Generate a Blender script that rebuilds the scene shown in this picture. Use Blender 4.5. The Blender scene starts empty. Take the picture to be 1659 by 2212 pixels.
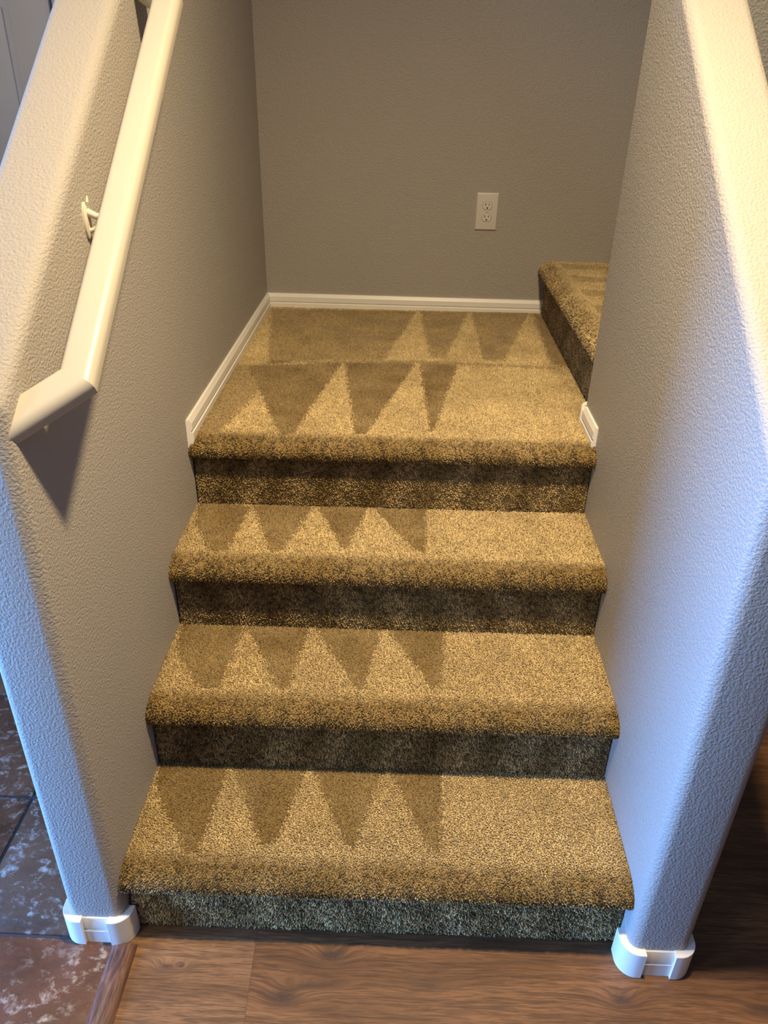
import bpy, bmesh, math, random
import numpy as np
from mathutils import Vector, Matrix
random.seed(4); RNG = np.random.default_rng(7)
scn = bpy.context.scene
C = scn.collection

# ------------------------------------------------------------------ dimensions
H = 0.1723      # rise of a step
T = 0.2378      # going of a step
W = 0.912       # clear width between the half walls
SL = H / T
YB = 1.8106     # back wall of the landing
X5 = 0.946      # first riser of the upper flight
YR = 0.877      # far end of the right half wall
TL, ZR = 0.0045, 0.004   # the steps are a little out of square / level

# ------------------------------------------------------------------ helpers
def link(o, parent=None):
    C.objects.link(o)
    if parent: o.parent = parent
    return o
def obj(name, bm, mat, parent=None, smooth=False, angle=None):
    me = bpy.data.meshes.new(name)
    bmesh.ops.recalc_face_normals(bm, faces=bm.faces)
    bm.to_mesh(me); bm.free()
    if mat: me.materials.append(mat)
    o = bpy.data.objects.new(name, me)
    link(o, parent)
    if smooth:
        for p in me.polygons: p.use_smooth = True
        if angle is not None:
            me.set_sharp_from_angle(angle=math.radians(angle))
    return o
def struct(o, label=None):
    o['kind'] = 'structure'
    if label: o['label'] = label
    return o
def thing(name, label, cat, loc=(0, 0, 0), group=None):
    o = bpy.data.objects.new(name, None); link(o); o.location = loc
    o.empty_display_size = 0.05
    o['label'] = label; o['category'] = cat
    if group: o['group'] = group
    return o
def shift(o, loc):
    o.data.transform(Matrix.Translation(-Vector(loc)))
    return o
def add_box(bm, x0, x1, y0, y1, z0, z1, bev=0, seg=2):
    vs = [bm.verts.new((x, y, z)) for x in (x0, x1) for y in (y0, y1) for z in (z0, z1)]
    f = [(0,1,3,2),(4,6,7,5),(0,4,5,1),(2,3,7,6),(0,2,6,4),(1,5,7,3)]
    fs = [bm.faces.new([vs[i] for i in q]) for q in f]
    if bev:
        es = list({e for q in fs for e in q.edges})
        bmesh.ops.bevel(bm, geom=es, offset=bev, segments=seg, affect='EDGES', profile=0.5)
    return fs
def sweep(bm, path, prof, caps=True, closed=True):
    """path: list of (origin, ax_u, ax_v); prof: list of (u, v)"""
    rings = []
    for o, u, v in path:
        rings.append([bm.verts.new(Vector(o) + Vector(u) * a + Vector(v) * b) for a, b in prof])
    n = len(prof)
    for r0, r1 in zip(rings, rings[1:]):
        for i in range(n if closed else n - 1):
            j = (i + 1) % n
            bm.faces.new((r0[i], r0[j], r1[j], r1[i]))
    if caps and closed:
        bm.faces.new(rings[0][::-1]); bm.faces.new(rings[-1])
def tube(bm, pts, rad, seg=12):
    pts = [Vector(p) for p in pts]; path = []
    if not isinstance(rad, (list, tuple)): rad = [rad] * len(pts)
    up = Vector((0, 0, 1)); n = len(pts); rings = []
    for i, p in enumerate(pts):
        d = (pts[min(i + 1, n - 1)] - pts[max(i - 1, 0)]).normalized()
        u = d.cross(up)
        if u.length < 1e-3: u = d.cross(Vector((0, 1, 0)))
        u.normalize(); v = d.cross(u)
        rings.append([bm.verts.new(p + (u * math.cos(a) + v * math.sin(a)) * rad[i])
                      for a in (2 * math.pi * k / seg for k in range(seg))])
    for r0, r1 in zip(rings, rings[1:]):
        for i in range(seg):
            j = (i + 1) % seg
            bm.faces.new((r0[i], r0[j], r1[j], r1[i]))
    bm.faces.new(rings[0][::-1]); bm.faces.new(rings[-1])

# ------------------------------------------------------------------ materials
class N:
    def __init__(s, name):
        s.m = bpy.data.materials.new(name); s.m.use_nodes = True
        s.t = s.m.node_tree; s.b = s.t.nodes['Principled BSDF']
    def n(s, typ, **kw):
        x = s.t.nodes.new(typ)
        for k, v in kw.items():
            if k[0] == '_': setattr(x, k[1:], v)
            else: x.inputs[k.replace('__', ' ')].default_value = v
        return x
    def l(s, a, b): s.t.links.new(a, b)
    def math(s, op, a, b=None, c=None, clamp=False):
        x = s.t.nodes.new('ShaderNodeMath'); x.operation = op; x.use_clamp = clamp
        for i, v in enumerate((a, b, c)):
            if v is None: continue
            if hasattr(v, 'links'): s.l(v, x.inputs[i])
            else: x.inputs[i].default_value = v
        return x.outputs[0]
    def mix(s, f, a, b, mode='MIX'):
        x = s.t.nodes.new('ShaderNodeMix'); x.data_type = 'RGBA'; x.blend_type = mode
        for sock, v in ((x.inputs[0], f), (x.inputs[6], a), (x.inputs[7], b)):
            if hasattr(v, 'links'): s.l(v, sock)
            elif sock.type == 'RGBA': sock.default_value = (*v, 1) if len(v) == 3 else v
            else: sock.default_value = v
        return x.outputs[2]
    def ramp(s, f, stops):
        x = s.t.nodes.new('ShaderNodeValToRGB'); s.l(f, x.inputs[0])
        cr = x.color_ramp
        while len(cr.elements) < len(stops): cr.elements.new(0.5)
        for e, (p, c) in zip(cr.elements, stops):
            e.position = p; e.color = (c, c, c, 1) if isinstance(c, (int, float)) else (*c, 1)
        return x.outputs[0]
    def pos(s): return s.t.nodes.new('ShaderNodeNewGeometry').outputs['Position']
    def noise(s, vec, scale, detail=3, rough=0.5, dist=0):
        x = s.n('ShaderNodeTexNoise', Scale=scale, Detail=detail, Roughness=rough, Distortion=dist)
        s.l(vec, x.inputs['Vector']); return x.outputs['Fac']
    def mapping(s, vec, scale=(1, 1, 1), loc=(0, 0, 0)):
        x = s.t.nodes.new('ShaderNodeMapping'); s.l(vec, x.inputs['Vector'])
        x.inputs['Scale'].default_value = scale; x.inputs['Location'].default_value = loc
        return x.outputs[0]
    def bump(s, h, dist, strength=1, normal=None):
        x = s.n('ShaderNodeBump', Strength=strength, Distance=dist); s.l(h, x.inputs['Height'])
        if normal: s.l(normal, x.inputs['Normal'])
        return x.outputs[0]

def m_wall(name, col, amp=0.0010):
    k = N(name); p = k.pos()
    a = k.noise(p, 235, 3.0, 0.55, 0.0)
    a = k.ramp(a, [(0.34, 0.0), (0.66, 1.0)])
    b = k.noise(p, 330, 2, 0.5)
    hgt = k.math('ADD', a, k.math('MULTIPLY', b, 0.35))
    k.l(k.bump(hgt, amp, 0.85), k.b.inputs['Normal'])
    c = k.noise(p, 3.0, 3)
    k.l(k.mix(c, tuple(v * 0.96 for v in col), tuple(v * 1.03 for v in col)), k.b.inputs['Base Color'])
    k.b.inputs['Roughness'].default_value = 0.62
    k.b.inputs['Specular IOR Level'].default_value = 0.35
    return k.m
def m_paint(name, col, rough=0.38, grain=0.0002):
    k = N(name); p = k.pos()
    k.b.inputs['Roughness'].default_value = rough
    n1 = k.noise(p, 60, 3)
    k.l(k.mix(k.noise(p, 22, 4), tuple(v * 0.965 for v in col), col), k.b.inputs['Base Color'])
    k.l(k.bump(n1, grain, 1), k.b.inputs['Normal'])
    return k.m
M_WALL = m_wall('textured_greige_paint', (0.402, 0.370, 0.328))
M_HALL = m_wall('textured_grey_hall_paint', (0.22, 0.22, 0.215))
M_TRIM = m_paint('cream_trim_paint', (0.87, 0.84, 0.77))
M_RAIL = m_paint('cream_rail_paint', (0.54, 0.495, 0.40), 0.33)
M_DOOR = m_paint('white_door_paint', (0.66, 0.66, 0.67), 0.45)
M_PLATE = m_paint('ivory_plate_plastic', (0.66, 0.62, 0.56), 0.35, 0.00003)
M_RECEPT = m_paint('ivory_receptacle_plastic', (0.72, 0.67, 0.58), 0.35, 0.00003)
M_GREY = m_paint('grey_recess_plastic', (0.20, 0.17, 0.13), 0.6)
M_DARK = m_paint('dark_slot', (0.012, 0.01, 0.008), 0.7)
M_RUBBER = m_paint('dark_gap', (0.02, 0.018, 0.018), 0.8)
M_METAL = m_paint('painted_bracket_metal', (0.72, 0.66, 0.52), 0.3)
M_CEIL = m_wall('ceiling_paint', (0.75, 0.73, 0.70))
M_DEEP = m_wall('bounce_cutting_dark_brown', (0.07, 0.055, 0.045))  # unseen room walls made this dark to cut bounced light

def m_carpet():
    k = N('gold_beige_cut_pile_carpet')
    at = k.n('ShaderNodeAttribute', _attribute_name='pile', _attribute_type='GEOMETRY')
    sep = k.t.nodes.new('ShaderNodeSeparateColor'); k.l(at.outputs['Color'], sep.inputs[0])
    fac = sep.outputs[0]      # pile lay: 0 brushed away (deep), 1 brushed toward (pale)
    rnd = sep.outputs[1]      # yarn to yarn variation
    base = k.mix(fac, (0.190, 0.110, 0.017), (0.76, 0.59, 0.295))
    c = k.mix(rnd, (0.30, 0.27, 0.24), (1.60, 1.60, 1.62))
    col = k.mix(1.0, base, c, 'MULTIPLY')
    k.l(col, k.b.inputs['Base Color'])
    k.b.inputs['Roughness'].default_value = 0.85
    k.b.inputs['Specular IOR Level'].default_value = 0.25
    k.b.inputs['Sheen Weight'].default_value = 0.25
    k.b.inputs['Sheen Roughness'].default_value = 0.4
    return k.m
M_CARPET = m_carpet()

def m_wood():
    k = N('oak_laminate_planks'); p = k.pos()
    sep = k.t.nodes.new('ShaderNodeSeparateXYZ'); k.l(p, sep.inputs[0])
    X, Y = sep.outputs[0], sep.outputs[1]
    right = k.math('GREATER_THAN', k.math('ADD', X, k.math('MULTIPLY', Y, 0.035)), 0.2345)
    row = k.math('FLOOR', k.math('DIVIDE', k.math('ADD', Y, 0.19), 0.193))
    pid = k.math('ADD', k.math('MULTIPLY', row, 3.7), right)
    # knots push the grain lines aside
    warp = None; dark = None
    for (kx, ky, rx, ry, s) in ((0.378, -0.044, .024, .013, 1.0), (0.301, -0.121, .026, .013, 1.0),
                               (0.082, -0.076, .016, .007, .7), (0.108, -0.074, .006, .004, .8),
                               (0.897, -0.100, .022, .012, .9), (0.56, -0.085, .04, .02, .35), (1.15, -0.11, .03, .012, .7),
                               (0.36, -0.098, .05, .006, .5), (1.25, 0.12, .04, .02, .6)):
        dx = k.math('DIVIDE', k.math('SUBTRACT', X, kx), rx * 2.2)
        dy = k.math('DIVIDE', k.math('SUBTRACT', Y, ky), ry * 2.2)
        r2 = k.math('ADD', k.math('MULTIPLY', dx, dx), k.math('MULTIPLY', dy, dy))
        g = k.math('MULTIPLY', k.math('POWER', 2.718, k.math('MULTIPLY', r2, -1.6)), s)
        d2 = k.math('MULTIPLY', k.math('POWER', 2.718, k.math('MULTIPLY', r2, -5.5)), s)
        warp = g if warp is None else k.math('ADD', warp, g)
        dark = d2 if dark is None else k.math('ADD', dark, d2)
    dark = k.math('MULTIPLY', k.math('MULTIPLY', dark, 1.5), k.ramp(k.noise(k.mapping(p, (1, 2, 1)), 130, 4, 0.7), [(0.3, 0.45), (0.6, 1.0)]))
    yy = k.math('ADD', Y, k.math('MULTIPLY', warp, 0.022))
    comb = k.t.nodes.new('ShaderNodeCombineXYZ')
    k.l(X, comb.inputs[0]); k.l(yy, comb.inputs[1]); k.l(k.math('MULTIPLY', pid, 1.37), comb.inputs[2])
    v = comb.outputs[0]
    big = k.noise(k.mapping(v, (2.2, 13, 1)), 1.0, 4, 0.55, 0.6)
    mid = k.noise(k.mapping(v, (8, 120, 1)), 1.0, 6, 0.65, 0.7)
    fine = k.noise(k.mapping(v, (26, 420, 1)), 1.0, 4, 0.6, 0.3)
    col = k.ramp(big, [(0.28, (0.13, 0.062, 0.026)), (0.5, (0.25, 0.125, 0.054)), (0.72, (0.36, 0.19, 0.085))])
    col = k.mix(k.ramp(mid, [(0.38, 0.65), (0.54, 0.0)]), col, (0.070, 0.036, 0.020))
    col = k.mix(k.ramp(fine, [(0.38, 0.6), (0.56, 0.0)]), col, (0.07, 0.036, 0.019))
    col = k.mix(k.math('MULTIPLY', dark, 0.9, clamp=True), col, (0.075, 0.045, 0.03))
    tone = k.mix(right, (1.08, 1.06, 1.02), (0.84, 0.75, 0.68))
    col = k.mix(1.0, col, tone, 'MULTIPLY')
    # joints
    je = k.math('ABSOLUTE', k.math('SUBTRACT', k.math('ADD', X, k.math('MULTIPLY', Y, 0.035)), 0.2345))
    fr = k.math('FRACT', k.math('DIVIDE', k.math('ADD', Y, 0.19), 0.193))
    jy = k.math('MULTIPLY', k.math('MINIMUM', fr, k.math('SUBTRACT', 1.0, fr)), 0.193)
    j = k.math('LESS_THAN', k.math('MINIMUM', je, jy), 0.0006)
    col = k.mix(k.math('MULTIPLY', j, 0.5), col, (0.06, 0.035, 0.02))
    k.l(col, k.b.inputs['Base Color'])
    hgt = k.math('SUBTRACT', k.math('ADD', k.math('MULTIPLY', fine, 0.6), mid), k.math('MULTIPLY', j, 2.0))
    k.l(k.bump(hgt, 0.0005, 0.8), k.b.inputs['Normal'])
    k.b.inputs['Roughness'].default_value = 0.5
    k.b.inputs['Specular IOR Level'].default_value = 0.4
    return k.m
M_WOOD = m_wood()
def m_molding():
    k = N('walnut_transition_strip'); p = k.pos()
    mid = k.noise(k.mapping(p, (70, 11, 40)), 1.0, 5, 0.6, 1.6)
    fine = k.noise(k.mapping(p, (420, 30, 300)), 1.0, 3)
    col = k.ramp(mid, [(0.3, (0.055, 0.026, 0.018)), (0.5, (0.17, 0.08, 0.05)), (0.7, (0.30, 0.16, 0.10))])
    col = k.mix(k.ramp(fine, [(0.35, 0.4), (0.6, 0.0)]), col, (0.05, 0.025, 0.016))
    k.l(col, k.b.inputs['Base Color']); k.b.inputs['Roughness'].default_value = 0.33
    return k.m
M_MOLD = m_molding()
def m_tile():
    k = N('brown_slate_look_tile'); p = k.pos()
    n1 = k.noise(p, 7, 6, 0.62, 0.8)
    n2 = k.noise(k.mapping(p, (1, 1.4, 1)), 30, 8, 0.72, 0.35)
    n3 = k.noise(p, 90, 5, 0.6)
    col = k.ramp(n1, [(0.3, (0.075, 0.032, 0.018)), (0.5, (0.13, 0.058, 0.033)), (0.7, (0.20, 0.095, 0.055))])
    sp = k.ramp(n2, [(0.51, 0.0), (0.61, 0.8)])
    sp = k.math('MULTIPLY', sp, k.ramp(n3, [(0.38, 0.0), (0.58, 1.0)]))
    sp = k.math('MULTIPLY', sp, k.ramp(k.noise(p, 6.5, 3), [(0.38, 0.1), (0.55, 1.0)]))
    col = k.mix(sp, col, (0.60, 0.52, 0.46))
    k.l(col, k.b.inputs['Base Color'])
    k.l(k.bump(k.math('ADD', n2, k.math('MULTIPLY', n3, 0.3)), 0.002, 0.8), k.b.inputs['Normal'])
    k.b.inputs['Roughness'].default_value = 0.42
    return k.m
M_TILE = m_tile()
M_GROUT = m_paint('dark_grey_grout', (0.055, 0.058, 0.075), 0.8, 0.0006)

# ------------------------------------------------------------------ floor
bm = bmesh.new(); add_box(bm, -0.002, 2.4, -3.6, 2.8, -0.05, 0.0)
struct(obj('floor', bm, M_WOOD), 'brown oak laminate plank floor in front of the stairs')
bm = bmesh.new(); add_box(bm, -2.4, -0.002, -3.6, 2.8, -0.05, -0.0045)
struct(obj('floor', bm, M_GROUT), 'dark grout between the brown floor tiles')
# tiles, each a slightly pillowed slab in one mesh (surface pattern of the floor)
bm = bmesh.new()
g = 0.0035
for i in range(-6, 1):
    for j in range(-4, 9):
        x0 = -0.3135 + i * 0.31 + g; x1 = x0 + 0.31 - 2 * g
        y0 = -0.030 + (j - 1) * 0.31 + g; y1 = y0 + 0.31 - 2 * g
        x1 = min(x1, -0.006); y1 = min(y1, 2.75)
        if x1 - x0 < 0.03 or y1 - y0 < 0.03: continue
        add_box(bm, x0, x1, y0, y1, -0.02, 0.0, 0.0018, 2)
struct(obj('floor', bm, M_TILE, smooth=True, angle=40), 'brown slate look floor tiles left of the stairs')

# wooden transition strip between tile and planks
bm = bmesh.new()
prof = [(-0.0240, -0.002), (-0.0245, 0.001), (-0.019, 0.0042), (-0.010, 0.0062), (0.0, 0.0068), (0.010, 0.0062), (0.0185, 0.0042), (0.0215, 0.0012), (0.0215, -0.002)]
sweep(bm, [((-0.0025, -3.5, 0), (1, 0, 0), (0, 0, 1)), ((-0.0025, -0.041, 0), (1, 0, 0), (0, 0, 1))], prof)
struct(obj('trim_1', bm, M_MOLD, smooth=True, angle=35), 'dark walnut transition strip between tile and planks')

# ------------------------------------------------------------------ half walls
def knee(name, x0, x1, y0, y1, zi, slope, label, bev_back=False, r=0.02, bottom=0.0):
    bm = bmesh.new()
    ys = [y0, y1]
    P = [(y0, bottom), (y1, bottom), (y1, zi + slope * y1), (y0, zi + slope * y0)]
    a = [bm.verts.new((x0, y, z)) for y, z in P]; b = [bm.verts.new((x1, y, z)) for y, z in P]
    bm.faces.new(a); bm.faces.new(b[::-1])
    for i in range(4):
        j = (i + 1) % 4
        bm.faces.new((a[i], b[i], b[j], a[j]))
    bm.edges.ensure_lookup_table()
    def E(u, v): return bm.edges.get((u, v))
    es = [E(a[3], a[0]), E(b[3], b[0]), E(a[2], a[3]), E(b[2], b[3]), E(a[3], b[3])]
    if bev_back: es += [E(a[1], a[2])]
    bmesh.ops.bevel(bm, geom=es, offset=r, segments=8, affect='EDGES', profile=0.5)
    o = obj(name, bm, M_WALL, smooth=True, angle=25)
    return struct(o, label)
LX0, RX1 = -0.104, W + 0.108
LY, RY = -0.030, -0.048
knee('wall_left', LX0, 0.0, LY, YB + 0.002, 1.084, SL, 'left sloped half wall carrying the handrail')
knee('wall_right', W, RX1, RY, YR, 1.058, SL, 'right sloped half wall beside the stairs', bev_back=True)
# wall under the upper flight, continuing from the right half wall
bm = bmesh.new()
P = [(RX1 - .03, 0.0), (2.30, 0.0), (2.30, 1.694 + SL * 1.25), (RX1 - .03, 1.694)]
a = [bm.verts.new((x, YR - .1, z)) for x, z in P]; b = [bm.verts.new((x, YR, z)) for x, z in P]
bm.faces.new(a[::-1]); bm.faces.new(b)
for i in range(4):
    j = (i + 1) % 4; bm.faces.new((a[i], a[j], b[j], b[i]))
struct(obj('wall_right_upper', bm, M_HALL), 'grey textured wall under the upper flight')
bm = bmesh.new(); add_box(bm, LX0, 2.4, YB, YB + 0.1, 0.0, 3.4)
struct(obj('wall_back', bm, M_WALL), 'greige textured wall behind the landing')

# hall behind the left half wall with a panelled door
bm = bmesh.new(); add_box(bm, -2.4, LX0, 2.70, 2.80, 0.0, 3.4)
struct(obj('wall_hall', bm, M_HALL), 'grey hall wall behind the left half wall')
bm = bmesh.new()
dx0, dx1, dy = -1.74, -0.935, 2.655
add_box(bm, dx0, dx1, dy + 0.012, dy + 0.04, 0.01, 2.04)
# stiles, rails and raised panels
for (u0, u1) in ((dx0, dx0 + .165), (dx1 - .165, dx1), ((dx0 + dx1) / 2 - .045, (dx0 + dx1) / 2 + .045)):
    add_box(bm, u0, u1, dy, dy + .02, 0.01, 2.04, 0.004)
for (w0, w1) in ((.01, .22), (.82, .96), (1.62, 1.72), (1.93, 2.04)):
    add_box(bm, dx0 + .16, (dx0 + dx1) / 2 - .04, dy + .0005, dy + .02, w0, w1, 0.004)
    add_box(bm, (dx0 + dx1) / 2 + .04, dx1 - .16, dy + .0005, dy + .02, w0, w1, 0.004)
for (u0, u1) in ((dx0 + .19, (dx0 + dx1) / 2 - .07), ((dx0 + dx1) / 2 + .07, dx1 - .19)):
    for (w0, w1) in ((.25, .79), (.99, 1.59), (1.75, 1.90)):
        add_box(bm, u0, u1, dy + .003, dy + .02, w0, w1, 0.006)
door = struct(obj('door_1', bm, M_DOOR, smooth=True, angle=30), 'white panelled door seen past the left half wall')
bm = bmesh.new()
tube(bm, [(dx0 + .07, dy + .002, .95), (dx0 + .07, dy - .03, .95)], .011)
tube(bm, [(dx0 + .07, dy - .03, .95), (dx0 + .07, dy - .04, .95), (dx0 + .07, dy - .06, .95), (dx0 + .07, dy - .07, .95)], [.016, .028, .028, .014], 20)
obj('door_handle', bm, M_METAL, door, smooth=True)
bm = bmesh.new()
add_box(bm, dx1 + .004, dx1 + .07, 2.672, 2.70, 0, 2.12, .004)
add_box(bm, dx0 - .07, dx0 - .004, 2.672, 2.70, 0, 2.12, .004)
add_box(bm, dx0 - .004, dx1 + .004, 2.672, 2.70, 2.05, 2.12, .004)
struct(obj('trim_2', bm, M_DOOR, smooth=True, angle=30), 'white casing around the hall door')

# room shell the camera stands in
bm = bmesh.new(); add_box(bm, 2.3, 2.4, -3.6, 1.9, 0, 3.4)
struct(obj('wall_right_outer', bm, M_DEEP))
bm = bmesh.new(); add_box(bm, -2.4, 2.4, -3.7, -3.6, 0, 3.4)
struct(obj('wall_front', bm, M_DEEP))
WY0, WY1, WZ0, WZ1 = -1.10, 0.06, 0.02, 0.85
bm = bmesh.new()
add_box(bm, -2.4, -2.3, -3.6, WY0, 0, 3.4); add_box(bm, -2.4, -2.3, WY1, 2.8, 0, 3.4)
add_box(bm, -2.4, -2.3, WY0, WY1, 0, WZ0); add_box(bm, -2.4, -2.3, WY0, WY1, WZ1, 3.4)
struct(obj('wall_left_outer', bm, M_HALL))
bm = bmesh.new()
for (a0, a1, b0, b1) in ((WY0, WY0 + .05, WZ0, WZ1), (WY1 - .05, WY1, WZ0, WZ1), (WY0, WY1, WZ0, WZ0 + .05), (WY0, WY1, WZ1 - .05, WZ1), ((WY0 + WY1) / 2 - .02, (WY0 + WY1) / 2 + .02, WZ0, WZ1)):
    add_box(bm, -2.37, -2.32, a0, a1, b0, b1, .003)
struct(obj('window_1', bm, M_DOOR, smooth=True, angle=30), 'white framed window letting in blue daylight')
bm = bmesh.new(); add_box(bm, -2.4, 2.4, -3.7, 0.1, 2.48, 2.6); add_box(bm, -2.4, LX0, 0.1, 2.8, 2.48, 2.6); add_box(bm, LX0, 2.4, 0.1, 2.8, 3.4, 3.5)
add_box(bm, LX0, 2.4, 0.1, 0.2, 2.6, 3.4); add_box(bm, LX0-.1, LX0, 0.1, 2.8, 2.6, 3.4)
struct(obj('ceiling', bm, M_CEIL))

# ------------------------------------------------------------------ baseboards
def bb_prof(h, t=0.011):
    # (out, up)
    return [(0, 0), (t, 0), (t, h * .50), (t * .62, h * .53), (t * .62, h * .57), (t * .92, h * .61), (t * .88, h * .84),
            (t * .60, h * .94), (t * .45, h), (0, h)]
zb0 = 4 * H - 0.02; hb = 0.066
BT = 0.012
# left + back in separate runs, mitred in the corner
bm = bmesh.new()
pr = bb_prof(hb, BT)
ye = 0.694
r0 = [bm.verts.new((a, YB - a, zb0 + b)) for a, b in pr]
r1 = [bm.verts.new((a, ye + a * 0.9, zb0 + b)) for a, b in pr]
for i in range(len(pr) - 1): bm.faces.new((r0[i], r0[i + 1], r1[i + 1], r1[i]))
bm.faces.new(r0[::-1])
# mitred return at the front end: profile turned back into the wall
r2 = [bm.verts.new((0.0, ye, zb0 + b)) for a, b in pr]
for i in range(len(pr) - 1):
    try: bm.faces.new((r1[i], r1[i + 1], r2[i + 1], r2[i]))
    except ValueError: pass
bmesh.ops.remove_doubles(bm, verts=bm.verts, dist=1e-5)
struct(obj('baseboard_left', bm, M_TRIM, smooth=True, angle=20), 'cream baseboard on the left landing wall')
bm = bmesh.new()
ra = [bm.verts.new((a, YB - a, zb0 + b)) for a, b in pr]
rb = [bm.verts.new((X5 + 0.004, YB - a, zb0 + b)) for a, b in pr]
for i in range(len(pr) - 1): bm.faces.new((ra[i], ra[i + 1], rb[i + 1], rb[i]))
bm.faces.new(rb)
struct(obj('baseboard_back', bm, M_TRIM, smooth=True, angle=20), 'cream baseboard along the back landing wall')

def arc_path(cx, cy, r, a0, a1, n, lead0=0.0, lead1=0.0):
    """list of (point, outward normal) around a corner of radius r"""
    out = []
    d0 = Vector((math.cos(a0), math.sin(a0), 0)); d1 = Vector((math.cos(a1), math.sin(a1), 0))
    s = 1 if a1 > a0 else -1
    t0 = Vector((-d0.y, d0.x, 0)) * s; t1 = Vector((-d1.y, d1.x, 0)) * s
    c = Vector((cx, cy, 0))
    if lead0: out.append((c + d0 * r - t0 * lead0, d0))
    for k in range(n + 1):
        a = a0 + (a1 - a0) * k / n
        d = Vector((math.cos(a), math.sin(a), 0)); out.append((c + d * r, d))
    if lead1: out.append((c + d1 * r + t1 * lead1, d1))
    return out
def follow(bm, pts, prof, z0):
    sweep(bm, [((p.x, p.y, z0), d, (0, 0, 1)) for p, d in pts], prof)
# right: short piece on the landing then the rounded corner
bm = bmesh.new()
prr = [(a, b) for a, b in bb_prof(hb, 0.011)]
pts = [(Vector((W, 0.724, 0)), Vector((-1, 0, 0))), (Vector((W, YR - .020, 0)), Vector((-1, 0, 0)))]
follow(bm, pts, prr, zb0)
o = struct(obj('baseboard_right', bm, M_TRIM, smooth=True, angle=20), 'short cream baseboard on the right wall at the landing edge')
bm = bmesh.new()
pts = arc_path(W + .02, YR - .02, .02, math.pi, math.pi / 2, 10, 0.004, 0.012)
follow(bm, pts, [(0, 0), (.0125, 0), (.0125, hb - .004), (.010, hb), (0, hb)], zb0)
struct(obj('baseboard_right_corner', bm, M_TRIM, smooth=True, angle=30), 'rounded cream corner block of the right baseboard')

# wall end baseboards with rounded corner blocks
def end_trim(x0, x1, y, side, hs, leadin, leadout):
    r = .02
    bm = bmesh.new()
    pf = bb_prof(hs - .002, 0.0075)
    sweep(bm, [((x0 + r + .006, y, 0.0005), (0, -1, 0), (0, 0, 1)), ((x1 - r - .006, y, 0.0005), (0, -1, 0), (0, 0, 1))], pf)
    struct(obj('baseboard_%s_front' % side, bm, M_TRIM, smooth=True, angle=20), 'cream baseboard strip on the end of the %s half wall' % side)
    blk = [(0, 0), (.0128, 0), (.0135, .001), (.0135, hs - .001), (.0128, hs), (0, hs)]
    for nm, cx, a0, a1, l0, l1 in (('inner' if side == 'right' else 'outer', x0 + r, math.pi, 1.5 * math.pi, leadin if side == 'right' else leadout, .008),
                                   ('outer' if side == 'right' else 'inner', x1 - r, 2 * math.pi, 1.5 * math.pi, leadout if side == 'right' else leadin, .008)):
        bm = bmesh.new()
        follow(bm, arc_path(cx, y + r, r, a0, a1, 12, l0, l1), blk, 0.0005)
        struct(obj('baseboard_%s_%s_corner' % (side, nm), bm, M_TRIM, smooth=True, angle=30),
               'rounded cream corner block at the %s edge of the %s half wall end' % (nm, side))
end_trim(LX0, 0.0, LY, 'left', .068, .004, .012)
end_trim(W, RX1, RY, 'right', .068, .018, .012)

# ------------------------------------------------------------------ handrail
# slope frame: a along the slope, n normal to it
ca, sa = 1 / math.hypot(1, SL), SL / math.hypot(1, SL)
A = Vector((0, ca, sa)); Nn = Vector((0, -sa, ca)); XV = Vector((1, 0, 0))
C0 = Vector((0.085, 0.0459, 1.0606))           # outer edge at the lower mitre
RL = (0.668 - 0.0459) / ca                     # length of the straight rail
def rail_pt(x, a, n): return C0 + XV * (x - 0.085) + A * a + Nn * n
nt, nb, wr = 0.0135, -0.0165, 0.046
def rr_prof():
    P = []
    # across (u: 0 inner .. wr outer), up n with generous rounded shoulders
    def arc(cx, cy, rx, ry, a0, a1, k=7):
        for i in range(k + 1):
            t = math.radians(a0 + (a1 - a0) * i / k); P.append((cx + rx * math.cos(t), cy + ry * math.sin(t)))
    arc(wr - .014, nt - .014, .014, .014, 90, 0, 9); arc(wr - .008, nb + .009, .008, .009, 0, -90)
    arc(.006, nb + .008, .006, .008, -90, -180); arc(.009, nt - .008, .009, .008, 180, 90)
    return P
RP = rr_prof()
rail = thing('handrail', 'cream painted wooden handrail with mitred ends on the left half wall', 'handrail', (0.06, 0.35, 1.27))
RLOC = Vector((0.06, 0.35, 1.27))
xi = 0.085 - wr
dirx, dira = -0.737, -0.676                     # return direction in the slope plane (toward the wall)
mit = 0.437                                     # slope of the mitre line
# straight rail
bm = bmesh.new(); rings = []
for end in (0, 1):
    ring = []
    for u, n in RP:
        x = xi + u; s = (0.085 - x) * mit
        ring.append(bm.verts.new(rail_pt(x, s if end == 0 else RL - s, n)))
    rings.append(ring)
k = len(RP)
for i in range(k):
    j = (i + 1) % k; bm.faces.new((rings[0][i], rings[0][j], rings[1][j], rings[1][i]))
bm.faces.new(rings[0][::-1]); bm.faces.new(rings[1])
shift(obj('rail', bm, M_RAIL, rail, smooth=True, angle=40), RLOC)
# returns, cut flush on the wall
for end in (0, 1):
    bm = bmesh.new(); rings = []
    for far in (0, 1):
        ring = []
        for u, n in RP:
            x = xi + u; s = (0.085 - x) * mit
            if far:
                # distance along the return until x = 0.0005
                L = (x + 0.004) / -dirx
                x2 = -0.004; s2 = s + dira * L
            else: x2, s2 = x, s
            ring.append(bm.verts.new(rail_pt(x2, s2 if end == 0 else RL - s2, n)))
        rings.append(ring)
    for i in range(k):
        j = (i + 1) % k; bm.faces.new((rings[0][i], rings[0][j], rings[1][j], rings[1][i]))
    bm.faces.new(rings[0][::-1]); bm.faces.new(rings[1])
    shift(obj('end_return', bm, M_RAIL, rail, smooth=True, angle=40), RLOC)
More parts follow.
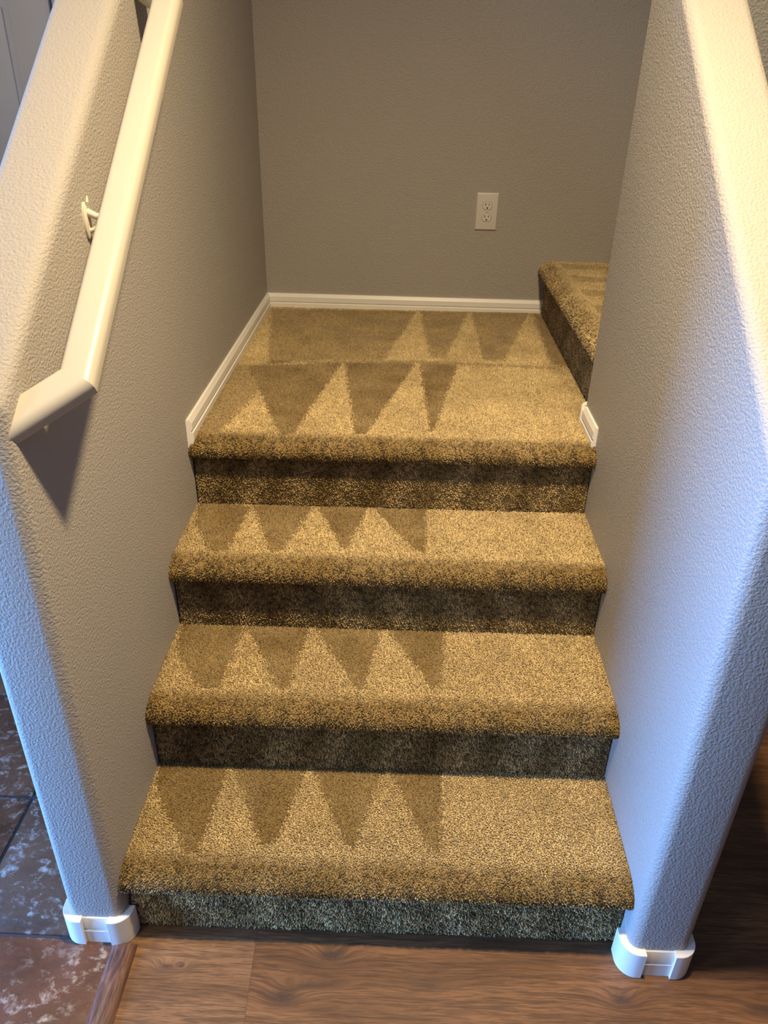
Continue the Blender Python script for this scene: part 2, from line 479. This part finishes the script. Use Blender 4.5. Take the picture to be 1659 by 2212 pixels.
# brackets
for by in (0.318,):
    bz = 1.0606 + SL * (by - 0.0459)
    bm = bmesh.new()
    p0 = Vector((0.001, by, bz - .043))
    # wall plate: slim vertical oval
    rs = []
    for xx, sc in ((0.0, 1), (.003, 1), (.0055, .78)):
        rs.append([bm.verts.new((xx, by + .010 * sc * math.cos(t), p0.z + .026 * sc * math.sin(t))) for t in (2 * math.pi * q / 20 for q in range(20))])
    for q0, q1 in zip(rs, rs[1:]):
        for i in range(20):
            j = (i + 1) % 20; bm.faces.new((q0[i], q0[j], q1[j], q1[i]))
    bm.faces.new(rs[0][::-1]); bm.faces.new(rs[-1])
    tube(bm, [(.004, by, p0.z + .012), (.018, by, p0.z + .006), (.034, by, p0.z + .008), (.046, by, p0.z + .014), (.056, by + .002, bz + SL * .002 - .022)], [.006, .005, .0045, .005, .007], 12)
    tube(bm, [(.004, by, p0.z - .014), (.012, by, p0.z - .012), (.024, by, p0.z - .002)], [.004, .0035, .003], 10)
    # hook tip above
    tube(bm, [(.004, by, p0.z + .018), (.007, by - .001, p0.z + .026), (.006, by + .002, p0.z + .034)], [.003, .0025, .0018], 8)
    # saddle under the rail
    c = rail_pt(.06, (by - .0459) / ca, nb - .001)
    for s1 in (0,):
        vs = [c + XV * dx + A * da + Nn * dn for dx in (-.012, .012) for da in (-.022, .022) for dn in (-.002, .001)]
        vv = [bm.verts.new(q) for q in vs]
        for q in ((0,1,3,2),(4,6,7,5),(0,4,5,1),(2,3,7,6),(0,2,6,4),(1,5,7,3)): bm.faces.new([vv[i] for i in q])
    shift(obj('bracket', bm, M_METAL, rail, smooth=True, angle=40), RLOC)

# ------------------------------------------------------------------ wall outlet
OX, OZ = 0.7312, 1.0169
out = thing('wall_outlet', 'cream duplex electrical outlet on the back landing wall', 'outlet', (OX, YB, OZ))
bm = bmesh.new()
# bevelled plate with two shaped openings filled by the receptacles
t0, pw, ph = 0.0062, .0350, .0572
lv = [(0.0, 1.0, pw, ph), (-.0028, 1, pw, ph), (-t0, 1, pw - .0035, ph - .0035)]
rings = []
for yy, _, a, b in lv:
    rings.append([bm.verts.new((sx * a, yy, sz * b)) for sx, sz in ((-1, -1), (1, -1), (1, 1), (-1, 1))])
for r_0, r_1 in zip(rings, rings[1:]):
    for i in range(4):
        j = (i + 1) % 4; bm.faces.new((r_0[i], r_0[j], r_1[j], r_1[i]))
bm.faces.new(rings[0][::-1]); bm.faces.new(rings[-1])
bmesh.ops.bevel(bm, geom=[e for e in bm.edges], offset=.0006, segments=2, affect='EDGES', profile=.5)
plate = obj('cover_plate', bm, M_PLATE, out, smooth=True, angle=30)
def recept_outline(s=1.0, n=10):
    P = []
    R, hx, hz = .0147, .0147, .0120
    for sgn in (1, -1):
        a0 = math.asin(hz / (R + .0006))
        for i in range(n + 1):
            t = (-a0 + 2 * a0 * i / n) + (0 if sgn == 1 else math.pi)
            P.append((R * math.cos(t) * s, R * math.sin(t) * s))
    return P
for sg in (1, -1):
    cz = sg * 0.0181
    bm = bmesh.new()
    P1 = recept_outline(1.0); P2 = recept_outline(.93)
    rg = [[bm.verts.new((a, y, cz + b)) for a, b in P] for P, y in ((recept_outline(1.07), -t0 - .0001), (recept_outline(1.07), -t0 - .0003))]
    for q0, q1 in zip(rg, rg[1:]):
        for i in range(len(P1)):
            j = (i + 1) % len(P1); bm.faces.new((q0[i], q0[j], q1[j], q1[i]))
    bm.faces.new(rg[-1])
    seam = obj('gasket', bm, M_GREY, out)
    bm = bmesh.new()
    rg = [[bm.verts.new((a, y, cz + b)) for a, b in P] for P, y in ((P1, -t0 + .001), (P1, -t0 - .0010), (P2, -t0 - .0018))]
    for q0, q1 in zip(rg, rg[1:]):
        for i in range(len(P1)):
            j = (i + 1) % len(P1); bm.faces.new((q0[i], q0[j], q1[j], q1[i]))
    bm.faces.new(rg[-1])
    rc = obj('receptacle', bm, M_RECEPT, out, smooth=True, angle=30)
    bm = bmesh.new()
    add_box(bm, -.0068, -.0046, -t0 - .00195, -t0 - .001, cz + .0004, cz + .0082, 0)
    add_box(bm, .0046, .0066, -t0 - .00195, -t0 - .001, cz + .0010, cz + .0076, 0)
    tube(bm, [(0, -t0 - .001, cz - .0062), (0, -t0 - .00195, cz - .0062)], .0026, 14)
    obj('slots', bm, M_DARK, rc)
bm = bmesh.new()
tube(bm, [(0, -t0 + .001, 0), (0, -t0 - .0007, 0), (0, -t0 - .0012, 0)], [.0032, .0032, .002], 16)
sc = obj('screw', bm, M_PLATE, out, smooth=True, angle=40)
bm = bmesh.new(); add_box(bm, -.0028, .0028, -t0 - .0014, -t0 - .0008, -.0005, .0005)
obj('screw_slot', bm, M_GREY, sc)

# ------------------------------------------------------------------ carpet
MARKS = {1: [[[0.008, 0.219], [0.146, 0.222], [0.13, 0.037], [0.108, 0.033], [0.012, 0.173]], [[0.154, 0.223], [0.304, 0.228], [0.27, 0.063], [0.241, 0.055]], [[0.313, 0.228], [0.464, 0.23], [0.414, 0.06], [0.4, 0.056]], [[0.472, 0.23], [0.581, 0.228], [0.573, 0.051], [0.55, 0.059]]],
 2: [[[0.007, 0.47], [0.145, 0.452], [0.13, 0.282], [0.09, 0.277], [0.016, 0.389]], [[0.149, 0.462], [0.289, 0.466], [0.266, 0.284], [0.246, 0.288]], [[0.296, 0.467], [0.448, 0.469], [0.418, 0.295], [0.403, 0.291]], [[0.455, 0.469], [0.584, 0.469], [0.574, 0.295], [0.555, 0.302]]],
 3: [[[0.003, 0.71], [0.13, 0.69], [0.113, 0.516], [0.079, 0.507], [0.015, 0.625]], [[0.134, 0.695], [0.278, 0.7], [0.23, 0.524], [0.204, 0.519]], [[0.284, 0.702], [0.406, 0.704], [0.366, 0.532], [0.358, 0.532]], [[0.413, 0.704], [0.542, 0.718], [0.535, 0.528], [0.51, 0.542]]],
 4: [[[0.044, 1.188], [0.302, 1.239], [0.229, 0.741], [0.2, 0.739]], [[0.311, 1.24], [0.514, 1.258], [0.395, 0.754], [0.369, 0.752]], [[0.524, 1.259], [0.632, 1.257], [0.551, 0.779], [0.541, 0.786]], [[0.019, 1.777], [0.516, 1.783], [0.419, 1.266], [0.237, 1.257], [0.173, 1.239], [0.096, 1.204]], [[0.529, 1.785], [0.695, 1.796], [0.597, 1.302], [0.554, 1.298]], [[0.705, 1.797], [0.903, 1.807], [0.767, 1.293], [0.707, 1.292]]]}
MILD = {4: [[[0.917, 1.814], [0.958, 1.728], [0.951, 1.243], [0.896, 1.265]], [[0.0, 1.184], [0.172, 1.243], [0.303, 1.251], [0.514, 1.270], [0.91, 1.244], [0.90, 1.228], [0.514, 1.256], [0.304, 1.237], [0.174, 1.229], [0.004, 1.166]],
            [[0.0, 0.74], [0.06, 0.74], [0.12, 1.10], [0.04, 1.19], [0.0, 1.17]]]}
def inside(px, py, poly):
    r = np.zeros(px.shape, bool); n = len(poly)
    for i in range(n):
        x1, y1 = poly[i]; x2, y2 = poly[(i + 1) % n]
        c = ((y1 > py) != (y2 > py)) & (px < (x2 - x1) * (py - y1) / (y2 - y1 + 1e-12) + x1)
        r ^= c
    return r
def vnoise(x, y, f, seed):
    """smooth value noise"""
    rg = np.random.default_rng(seed); G = rg.random((64, 64))
    X = x * f + 11.3; Y = y * f + 5.7
    xi_, yi_ = np.floor(X).astype(int), np.floor(Y).astype(int)
    fx, fy = X - xi_, Y - yi_; fx = fx * fx * (3 - 2 * fx); fy = fy * fy * (3 - 2 * fy)
    g = lambda a, b: G[a % 64, b % 64]
    return (g(xi_, yi_) * (1 - fx) + g(xi_ + 1, yi_) * fx) * (1 - fy) + (g(xi_, yi_ + 1) * (1 - fx) + g(xi_ + 1, yi_ + 1) * fx) * fy

PILE = 0.0048
def carpet(name, parent, P3, Nrm, U, V, fac, spacing=0.0029, lean=None, height=PILE, label=None, seed=0, box=None):
    """P3(U,V)->points (n,3) for backing grid; tufts are scattered over parameter domain.
    U: along width in metres [0,LU]; V: along profile in metres [0,LV]."""
    rng = np.random.default_rng(100 + seed)
    LU, LV = U, V
    # backing grid
    nu, nv = max(2, int(LU / 0.012)), max(3, int(LV / 0.006))
    gu, gv = np.meshgrid(np.linspace(0, LU, nu), np.linspace(0, LV, nv), indexing='ij')
    gp = P3(gu.ravel(), gv.ravel()) - Nrm(gu.ravel(), gv.ravel()) * .003
    nb_ = len(gp)
    idx = np.arange(nb_).reshape(nu, nv)
    quads = np.stack([idx[:-1, :-1], idx[1:, :-1], idx[1:, 1:], idx[:-1, 1:]], -1).reshape(-1, 4)
    # tufts
    tu, tv = int(LU / spacing), int(LV / spacing)
    a, b = np.meshgrid((np.arange(tu) + .5) / tu * LU, (np.arange(tv) + .5) / tv * LV, indexing='ij')
    a[:, ::2] += spacing * .5
    a = a.ravel() + rng.uniform(-.45, .45, a.size) * spacing
    b = b.ravel() + rng.uniform(-.45, .45, b.size) * spacing
    a = np.clip(a, 0.0015, LU - 0.0015); b = np.clip(b, 0, LV)
    nn = Nrm(a, b); p = P3(a, b) - nn * .003; n = len(p)
    t1 = np.zeros((n, 3)); t1[:, 0] = 1.0
    if abs(nn[:, 0]).max() > .7: t1[:] = (0, 1, 0)
    t1 -= nn * (t1 * nn).sum(1, keepdims=True); t1 /= np.linalg.norm(t1, axis=1, keepdims=True)
    t2 = np.cross(nn, t1)
    F = fac(a, b, p)
    rough = F[:, None] * 0
    ny = -nn[:, 1] if abs(nn[:, 1]).max() > .3 else -nn[:, 0]
    rough = np.clip(ny * 2.2, 0, 1)[:, None]          # tufts stand open where the pile bends over an edge
    hgt = height * (1 + .05 * rough) * rng.uniform(.62 - .12 * rough, 1.25 + .1 * rough, (n, 1))
    ln = rng.normal(0, .42, (n, 2))
    if lean is not None: ln += lean(a, b, F)
    ln = np.clip(ln, -1.0, 1.0)
    r = spacing * rng.uniform(.50, .80, n)[:, None] * (1 - .22 * rough)
    ph = rng.uniform(0, 2 * math.pi, n)
    verts = [gp]
    # 4 sided twisted tufts: base ring, mid ring, tip
    tip = p + nn * hgt + (t1 * ln[:, :1] + t2 * ln[:, 1:]) * height * .8
    mid = p + nn * hgt * .62 + (t1 * ln[:, :1] + t2 * ln[:, 1:]) * height * .35
    ring0, ring1 = [], []
    for q in range(3):
        c = np.cos(ph + q * 2 * math.pi / 3)[:, None]; s = np.sin(ph + q * 2 * math.pi / 3)[:, None]
        c2 = np.cos(ph + .7 + q * 2 * math.pi / 3)[:, None]; s2 = np.sin(ph + .7 + q * 2 * math.pi / 3)[:, None]
        ring0.append(p - nn * .001 + (t1 * c + t2 * s) * r * .8)
        ring1.append(mid + (t1 * c2 + t2 * s2) * r)
    tv_ = np.stack(ring0 + ring1 + [tip], 1).reshape(-1, 3)
    if box is not None:
        tv_ = np.clip(tv_, np.array(box[0]) - SO, np.array(box[1]) - SO); gp = np.clip(gp, np.array(box[0]) - SO, np.array(box[1]) - SO)
    base = nb_ + np.arange(n) * 7
    tris = []
    for q in range(3):
        q2 = (q + 1) % 3
        tris.append(np.stack([base + q, base + q2, base + 3 + q2], 1))
        tris.append(np.stack([base + q, base + 3 + q2, base + 3 + q], 1))
        tris.append(np.stack([base + 3 + q, base + 3 + q2, base + 6], 1))
    tris = np.concatenate(tris)
    allv = np.concatenate([gp, tv_]).astype(np.float32)
    me = bpy.data.meshes.new(name)
    me.vertices.add(len(allv)); me.vertices.foreach_set('co', allv.ravel())
    nl = quads.size + tris.size
    me.loops.add(nl); me.loops.foreach_set('vertex_index', np.concatenate([quads.ravel(), tris.ravel()]).astype(np.int32))
    npoly = len(quads) + len(tris)
    ls = np.concatenate([np.arange(len(quads)) * 4, quads.size + np.arange(len(tris)) * 3]).astype(np.int32)
    me.polygons.add(npoly); me.polygons.foreach_set('loop_start', ls)
    me.update(calc_edges=True)
    col = np.zeros((len(allv), 4), np.float32); col[:, 3] = 1
    col[:nb_, 0] = .35; col[:nb_, 1] = .30
    clump = vnoise(p[:, 0] + p[:, 2] * .3, p[:, 1] * 1.3 - p[:, 2], 190, 60 + seed) - .5
    rv = np.clip(.5 + rng.normal(0, 1, n) * (.13 + .20 * rough[:, 0]) + clump * (.25 + 1.0 * rough[:, 0]), 0, 1)
    tc = np.zeros((n, 7, 4), np.float32); tc[..., 3] = 1
    tc[..., 0] = F[:, None]; tc[..., 1] = rv[:, None]
    col[nb_:] = tc.reshape(-1, 4)
    at = me.color_attributes.new('pile', 'FLOAT_COLOR', 'POINT')
    at.data.foreach_set('color', col.ravel())
    me.materials.append(M_CARPET)
    me.polygons.foreach_set('use_smooth', np.concatenate([np.ones(len(quads), bool), np.ones(len(tris), bool)]))
    o = bpy.data.objects.new(name, me); link(o, parent)
    if label: o['label'] = label
    return o

def poly_param(pts):
    pts = np.array(pts, float); d = np.linalg.norm(np.diff(pts, axis=0), axis=1); s = np.concatenate([[0], np.cumsum(d)])
    seg_n = []
    for i in range(len(d)):
        t = (pts[i + 1] - pts[i]) / d[i]; seg_n.append((t[1], -t[0]))
    return pts, s, np.array(seg_n)
def nose_profile(yr, zt, back_y, z_under=-.043):
    """from the back of the tread, forward, round the nosing and back under to the riser; (y, z)"""
    P = [(back_y, zt)]
    yf = yr - .026
    P.append((yr + .032, zt - .0005))
    cy, cz, ry, rz = yr + .032, zt - .030, .058, .030
    for i in range(1, 9):
        t = math.radians(90 + 90 * i / 8); P.append((cy + ry * math.cos(t), cz + rz * math.sin(t)))
    for i in range(1, 6):
        t = math.radians(180 + 90 * i / 5); P.append((yf + .011 + .011 * math.cos(t), zt - .030 + .013 * math.sin(t)))
    P.append((yr + .004, zt + z_under))
    return P

stairs = thing('staircase', 'golden beige carpeted lower flight with broad landing between the two half walls', 'stairs', (0.45, 0.0, 0.0))
upper = thing('staircase', 'golden beige carpeted upper flight turning off the landing behind the right half wall', 'stairs', (0.45, 0.0, 0.0))
SO = np.array([0.45, 0.0, 0.0])
def step_part(name, prof, x0, x1, fac, lean, seed, label=None, spacing=.0029, skew=True, height=PILE):
    pts, s, sn = poly_param(prof)
    LV = s[-1]; LU = x1 - x0
    # vertex normals averaged for smoothness
    vn = np.zeros((len(pts), 2)); vn[:-1] += sn; vn[1:] += sn
    vn /= np.linalg.norm(vn, axis=1, keepdims=True)
    def P3(u, v):
        y = np.interp(v, s, pts[:, 0]); z = np.interp(v, s, pts[:, 1]); x = x0 + u
        k = x / W if skew else 0 * x
        return np.stack([x, y + TL * k, z + ZR * k], 1) - SO
    def NR(u, v):
        ny = np.interp(v, s, vn[:, 0]); nz = np.interp(v, s, vn[:, 1]); q = np.stack([0 * u, ny, nz], 1)
        q /= np.linalg.norm(q, axis=1, keepdims=True)
        # make it point outwards (up / to the front)
        sg = np.where((q[:, 2] - q[:, 1]) < 0, -1, 1)
        return q
    return carpet(name, stairs, P3, NR, LU, LV, fac, spacing, lean, label=label, seed=seed, height=height, box=((x0 + .0005, -1, 0.0), (x1 - .0005, YB - .0005, 9)))

def tread_fac(idx, yr):
    def f(u, v, p):
        x = p[:, 0] + SO[0]; y = p[:, 1]
        jx = (RNG.random(x.shape) - .5) * .012; jy = (RNG.random(x.shape) - .5) * .012
        F = .80 + .22 * (vnoise(x, y, 14, idx) - .5) + .16 * (vnoise(x, y, 45, idx + 3) - .5)
        for P in MARKS[idx]:
            if idx < 4: P = [(a_, b_ + .018 if b_ > idx * T - .035 else b_) for a_, b_ in P]
            F[inside(x + jx, y + jy, P)] = .0
        for P in MILD.get(idx, []):
            m = inside(x + jx * 1.5, y + jy * 1.5, P); F[m] = np.minimum(F[m], .38)
        dk = F < .05
        F[dk] = np.where((y[dk] > 1.24), .36, .17) + .22 * (vnoise(x[dk], y[dk], 20, idx + 7) - .45)
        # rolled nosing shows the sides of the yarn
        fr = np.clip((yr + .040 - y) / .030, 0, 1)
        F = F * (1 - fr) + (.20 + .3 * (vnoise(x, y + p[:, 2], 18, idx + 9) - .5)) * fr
        # edges along the walls, a little deeper in tone
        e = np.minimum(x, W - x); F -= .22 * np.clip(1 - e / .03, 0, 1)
        # trodden rim at the very back
        return np.clip(F, 0, 1)
    return f
def tread_lean(idx):
    def f(a, b, F):
        out = np.zeros((len(a), 2)); out[:, 1] = np.where(F < .4, .35, -.35); return out
    return f
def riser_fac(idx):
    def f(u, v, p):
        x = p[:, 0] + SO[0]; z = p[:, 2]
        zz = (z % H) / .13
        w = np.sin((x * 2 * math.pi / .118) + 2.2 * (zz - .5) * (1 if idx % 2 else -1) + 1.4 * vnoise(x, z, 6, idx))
        F = (.52 if idx == 11 else .38) + .2 * w + .16 * (vnoise(x, z, 30, idx + 31) - .5)  # bottom riser paler: daylight on it is put into the pile colour
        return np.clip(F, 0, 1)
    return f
for i in range(1, 5):
    yr = (i - 1) * T; zt = i * H
    if i < 4:
        step_part('tread', nose_profile(yr, zt, i * T + .004), 0.0, W + .001 * (i - 1), tread_fac(i, yr), tread_lean(i), i)
    step_part('riser', [(yr + .001, zt - .040), (yr, zt - .06), (yr, (i - 1) * H + .001)], 0.003, W - .002, riser_fac(10 + i), None, 10 + i, height=.0045)
# landing: front part between the half walls, then the full depth part
yr = 3 * T; zt = 4 * H
step_part('landing', nose_profile(yr, zt, YR - .01), 0.0, W + .003, tread_fac(4, yr), tread_lean(4), 21)
step_part('landing', [(YB - .001, zt), (YR - .01, zt)], 0.0, X5 - .003, tread_fac(4, yr), tread_lean(4), 22, skew=True)
# upper flight, running to the right
def up_part(name, prof, y0, y1, fac, seed, spacing=.003):
    pts, s, sn = poly_param(prof); LV = s[-1]; LU = y1 - y0
    vn = np.zeros((len(pts), 2)); vn[:-1] += sn; vn[1:] += sn; vn /= np.linalg.norm(vn, axis=1, keepdims=True)
    def P3(u, v):
        return np.stack([np.interp(v, s, pts[:, 0]), y0 + u, np.interp(v, s, pts[:, 1])], 1) - SO
    def NR(u, v):
        q = np.stack([np.interp(v, s, vn[:, 0]), 0 * u, np.interp(v, s, vn[:, 1])], 1)
        return q / np.linalg.norm(q, axis=1, keepdims=True)
    return carpet(name, upper, P3, NR, LU, LV, fac, spacing, None, seed=seed, box=((X5 - .05, YR + .0005, 0), (9, YB - .0005, 9)))
def up_fac(xr, zt):
    def f(u, v, p):
        x = p[:, 0] + SO[0]; y = p[:, 1]; z = p[:, 2]
        F = .72 + .25 * (vnoise(x, y, 14, 77) - .5)
        tri = ((y % .17) / .17) < .5 - np.clip((x - xr - .03), 0, .2) * 1.2
        F = np.where(tri & (x > xr + .04), .46, F)
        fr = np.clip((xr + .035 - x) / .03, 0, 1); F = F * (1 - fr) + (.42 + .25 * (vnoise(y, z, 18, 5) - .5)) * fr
        return np.clip(F, 0, 1)
    return f
for i in range(0, 4):
    xr = X5 + i * T; zt = (5 + i) * H + ZR
    P = nose_profile(xr, zt, xr + T + .004)
    up_part('tread', P, YR, YB, up_fac(xr, zt), 40 + i, .003 if i < 2 else .006)
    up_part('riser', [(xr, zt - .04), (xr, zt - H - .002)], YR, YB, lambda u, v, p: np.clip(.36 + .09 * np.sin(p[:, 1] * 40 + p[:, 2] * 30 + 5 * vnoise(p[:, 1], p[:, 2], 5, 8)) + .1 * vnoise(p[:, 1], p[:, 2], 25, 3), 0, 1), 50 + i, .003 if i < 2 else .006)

# ------------------------------------------------------------------ lights
def light(name, typ, loc, energy, col, **kw):
    d = bpy.data.lights.new(name, typ); d.energy = energy; d.color = col
    for k_, v_ in kw.items(): setattr(d, k_, v_)
    o = bpy.data.objects.new(name, d); link(o); o.location = loc
    return o
WARM = (1.0, 0.765, 0.435)
light('recessed_lamp_light', 'AREA', (0.65, -0.045, 2.46), 38, WARM, shape='DISK', size=0.11, spread=math.radians(149))
light('hall_lamp_light', 'POINT', (-1.35, 1.1, 2.38), 17, WARM, shadow_soft_size=0.12)
light('stairwell_fill_light', 'POINT', (0.50, 1.05, 3.1), 5, WARM, shadow_soft_size=0.12)  # unseen warm fill added high in the stairwell
light('room_fill_light', 'POINT', (-0.90, -1.30, 1.20), 30, (.70, .82, 1.0), shadow_soft_size=0.2)  # unseen bluish fill, added to lift the risers and right wall
o = light('window_daylight', 'AREA', (-2.295, (WY0 + WY1) / 2, (WZ0 + WZ1) / 2), 122, (0.12, 0.38, 1.0), spread=math.radians(120), shape='RECTANGLE', size=WZ1 - WZ0 - .1, size_y=WY1 - WY0 - .1)
o.rotation_euler = (0, math.radians(-90), 0)
w = bpy.data.worlds.new('World'); scn.world = w; w.use_nodes = True
w.node_tree.nodes['Background'].inputs[0].default_value = (0.35, 0.55, 1, 1)
w.node_tree.nodes['Background'].inputs[1].default_value = 0.15

# ------------------------------------------------------------------ camera
cam = bpy.data.cameras.new('Camera'); co = bpy.data.objects.new('Camera', cam); link(co)
r_ = Vector((0.99930507, 0.03116903, 0.02044202)); u_ = Vector((-0.0332608, 0.49808787, 0.86648842)); f_ = Vector((-0.01682568, 0.86656619, -0.49877844))
M = Matrix((( r_.x, u_.x, -f_.x, 0.47234), (r_.y, u_.y, -f_.y, -0.87173), (r_.z, u_.z, -f_.z, 1.42176), (0, 0, 0, 1)))
co.matrix_world = M
cam.sensor_fit = 'HORIZONTAL'; cam.sensor_width = 36.0; cam.lens = 1676.054 / 1659 * 36.0
cam.clip_start = 0.02
scn.camera = co
scn.view_settings.view_transform = 'Standard'; scn.view_settings.look = 'None'
scn.view_settings.gamma = 1; scn.view_settings.use_curve_mapping = False
scn.view_settings.exposure = 0.15
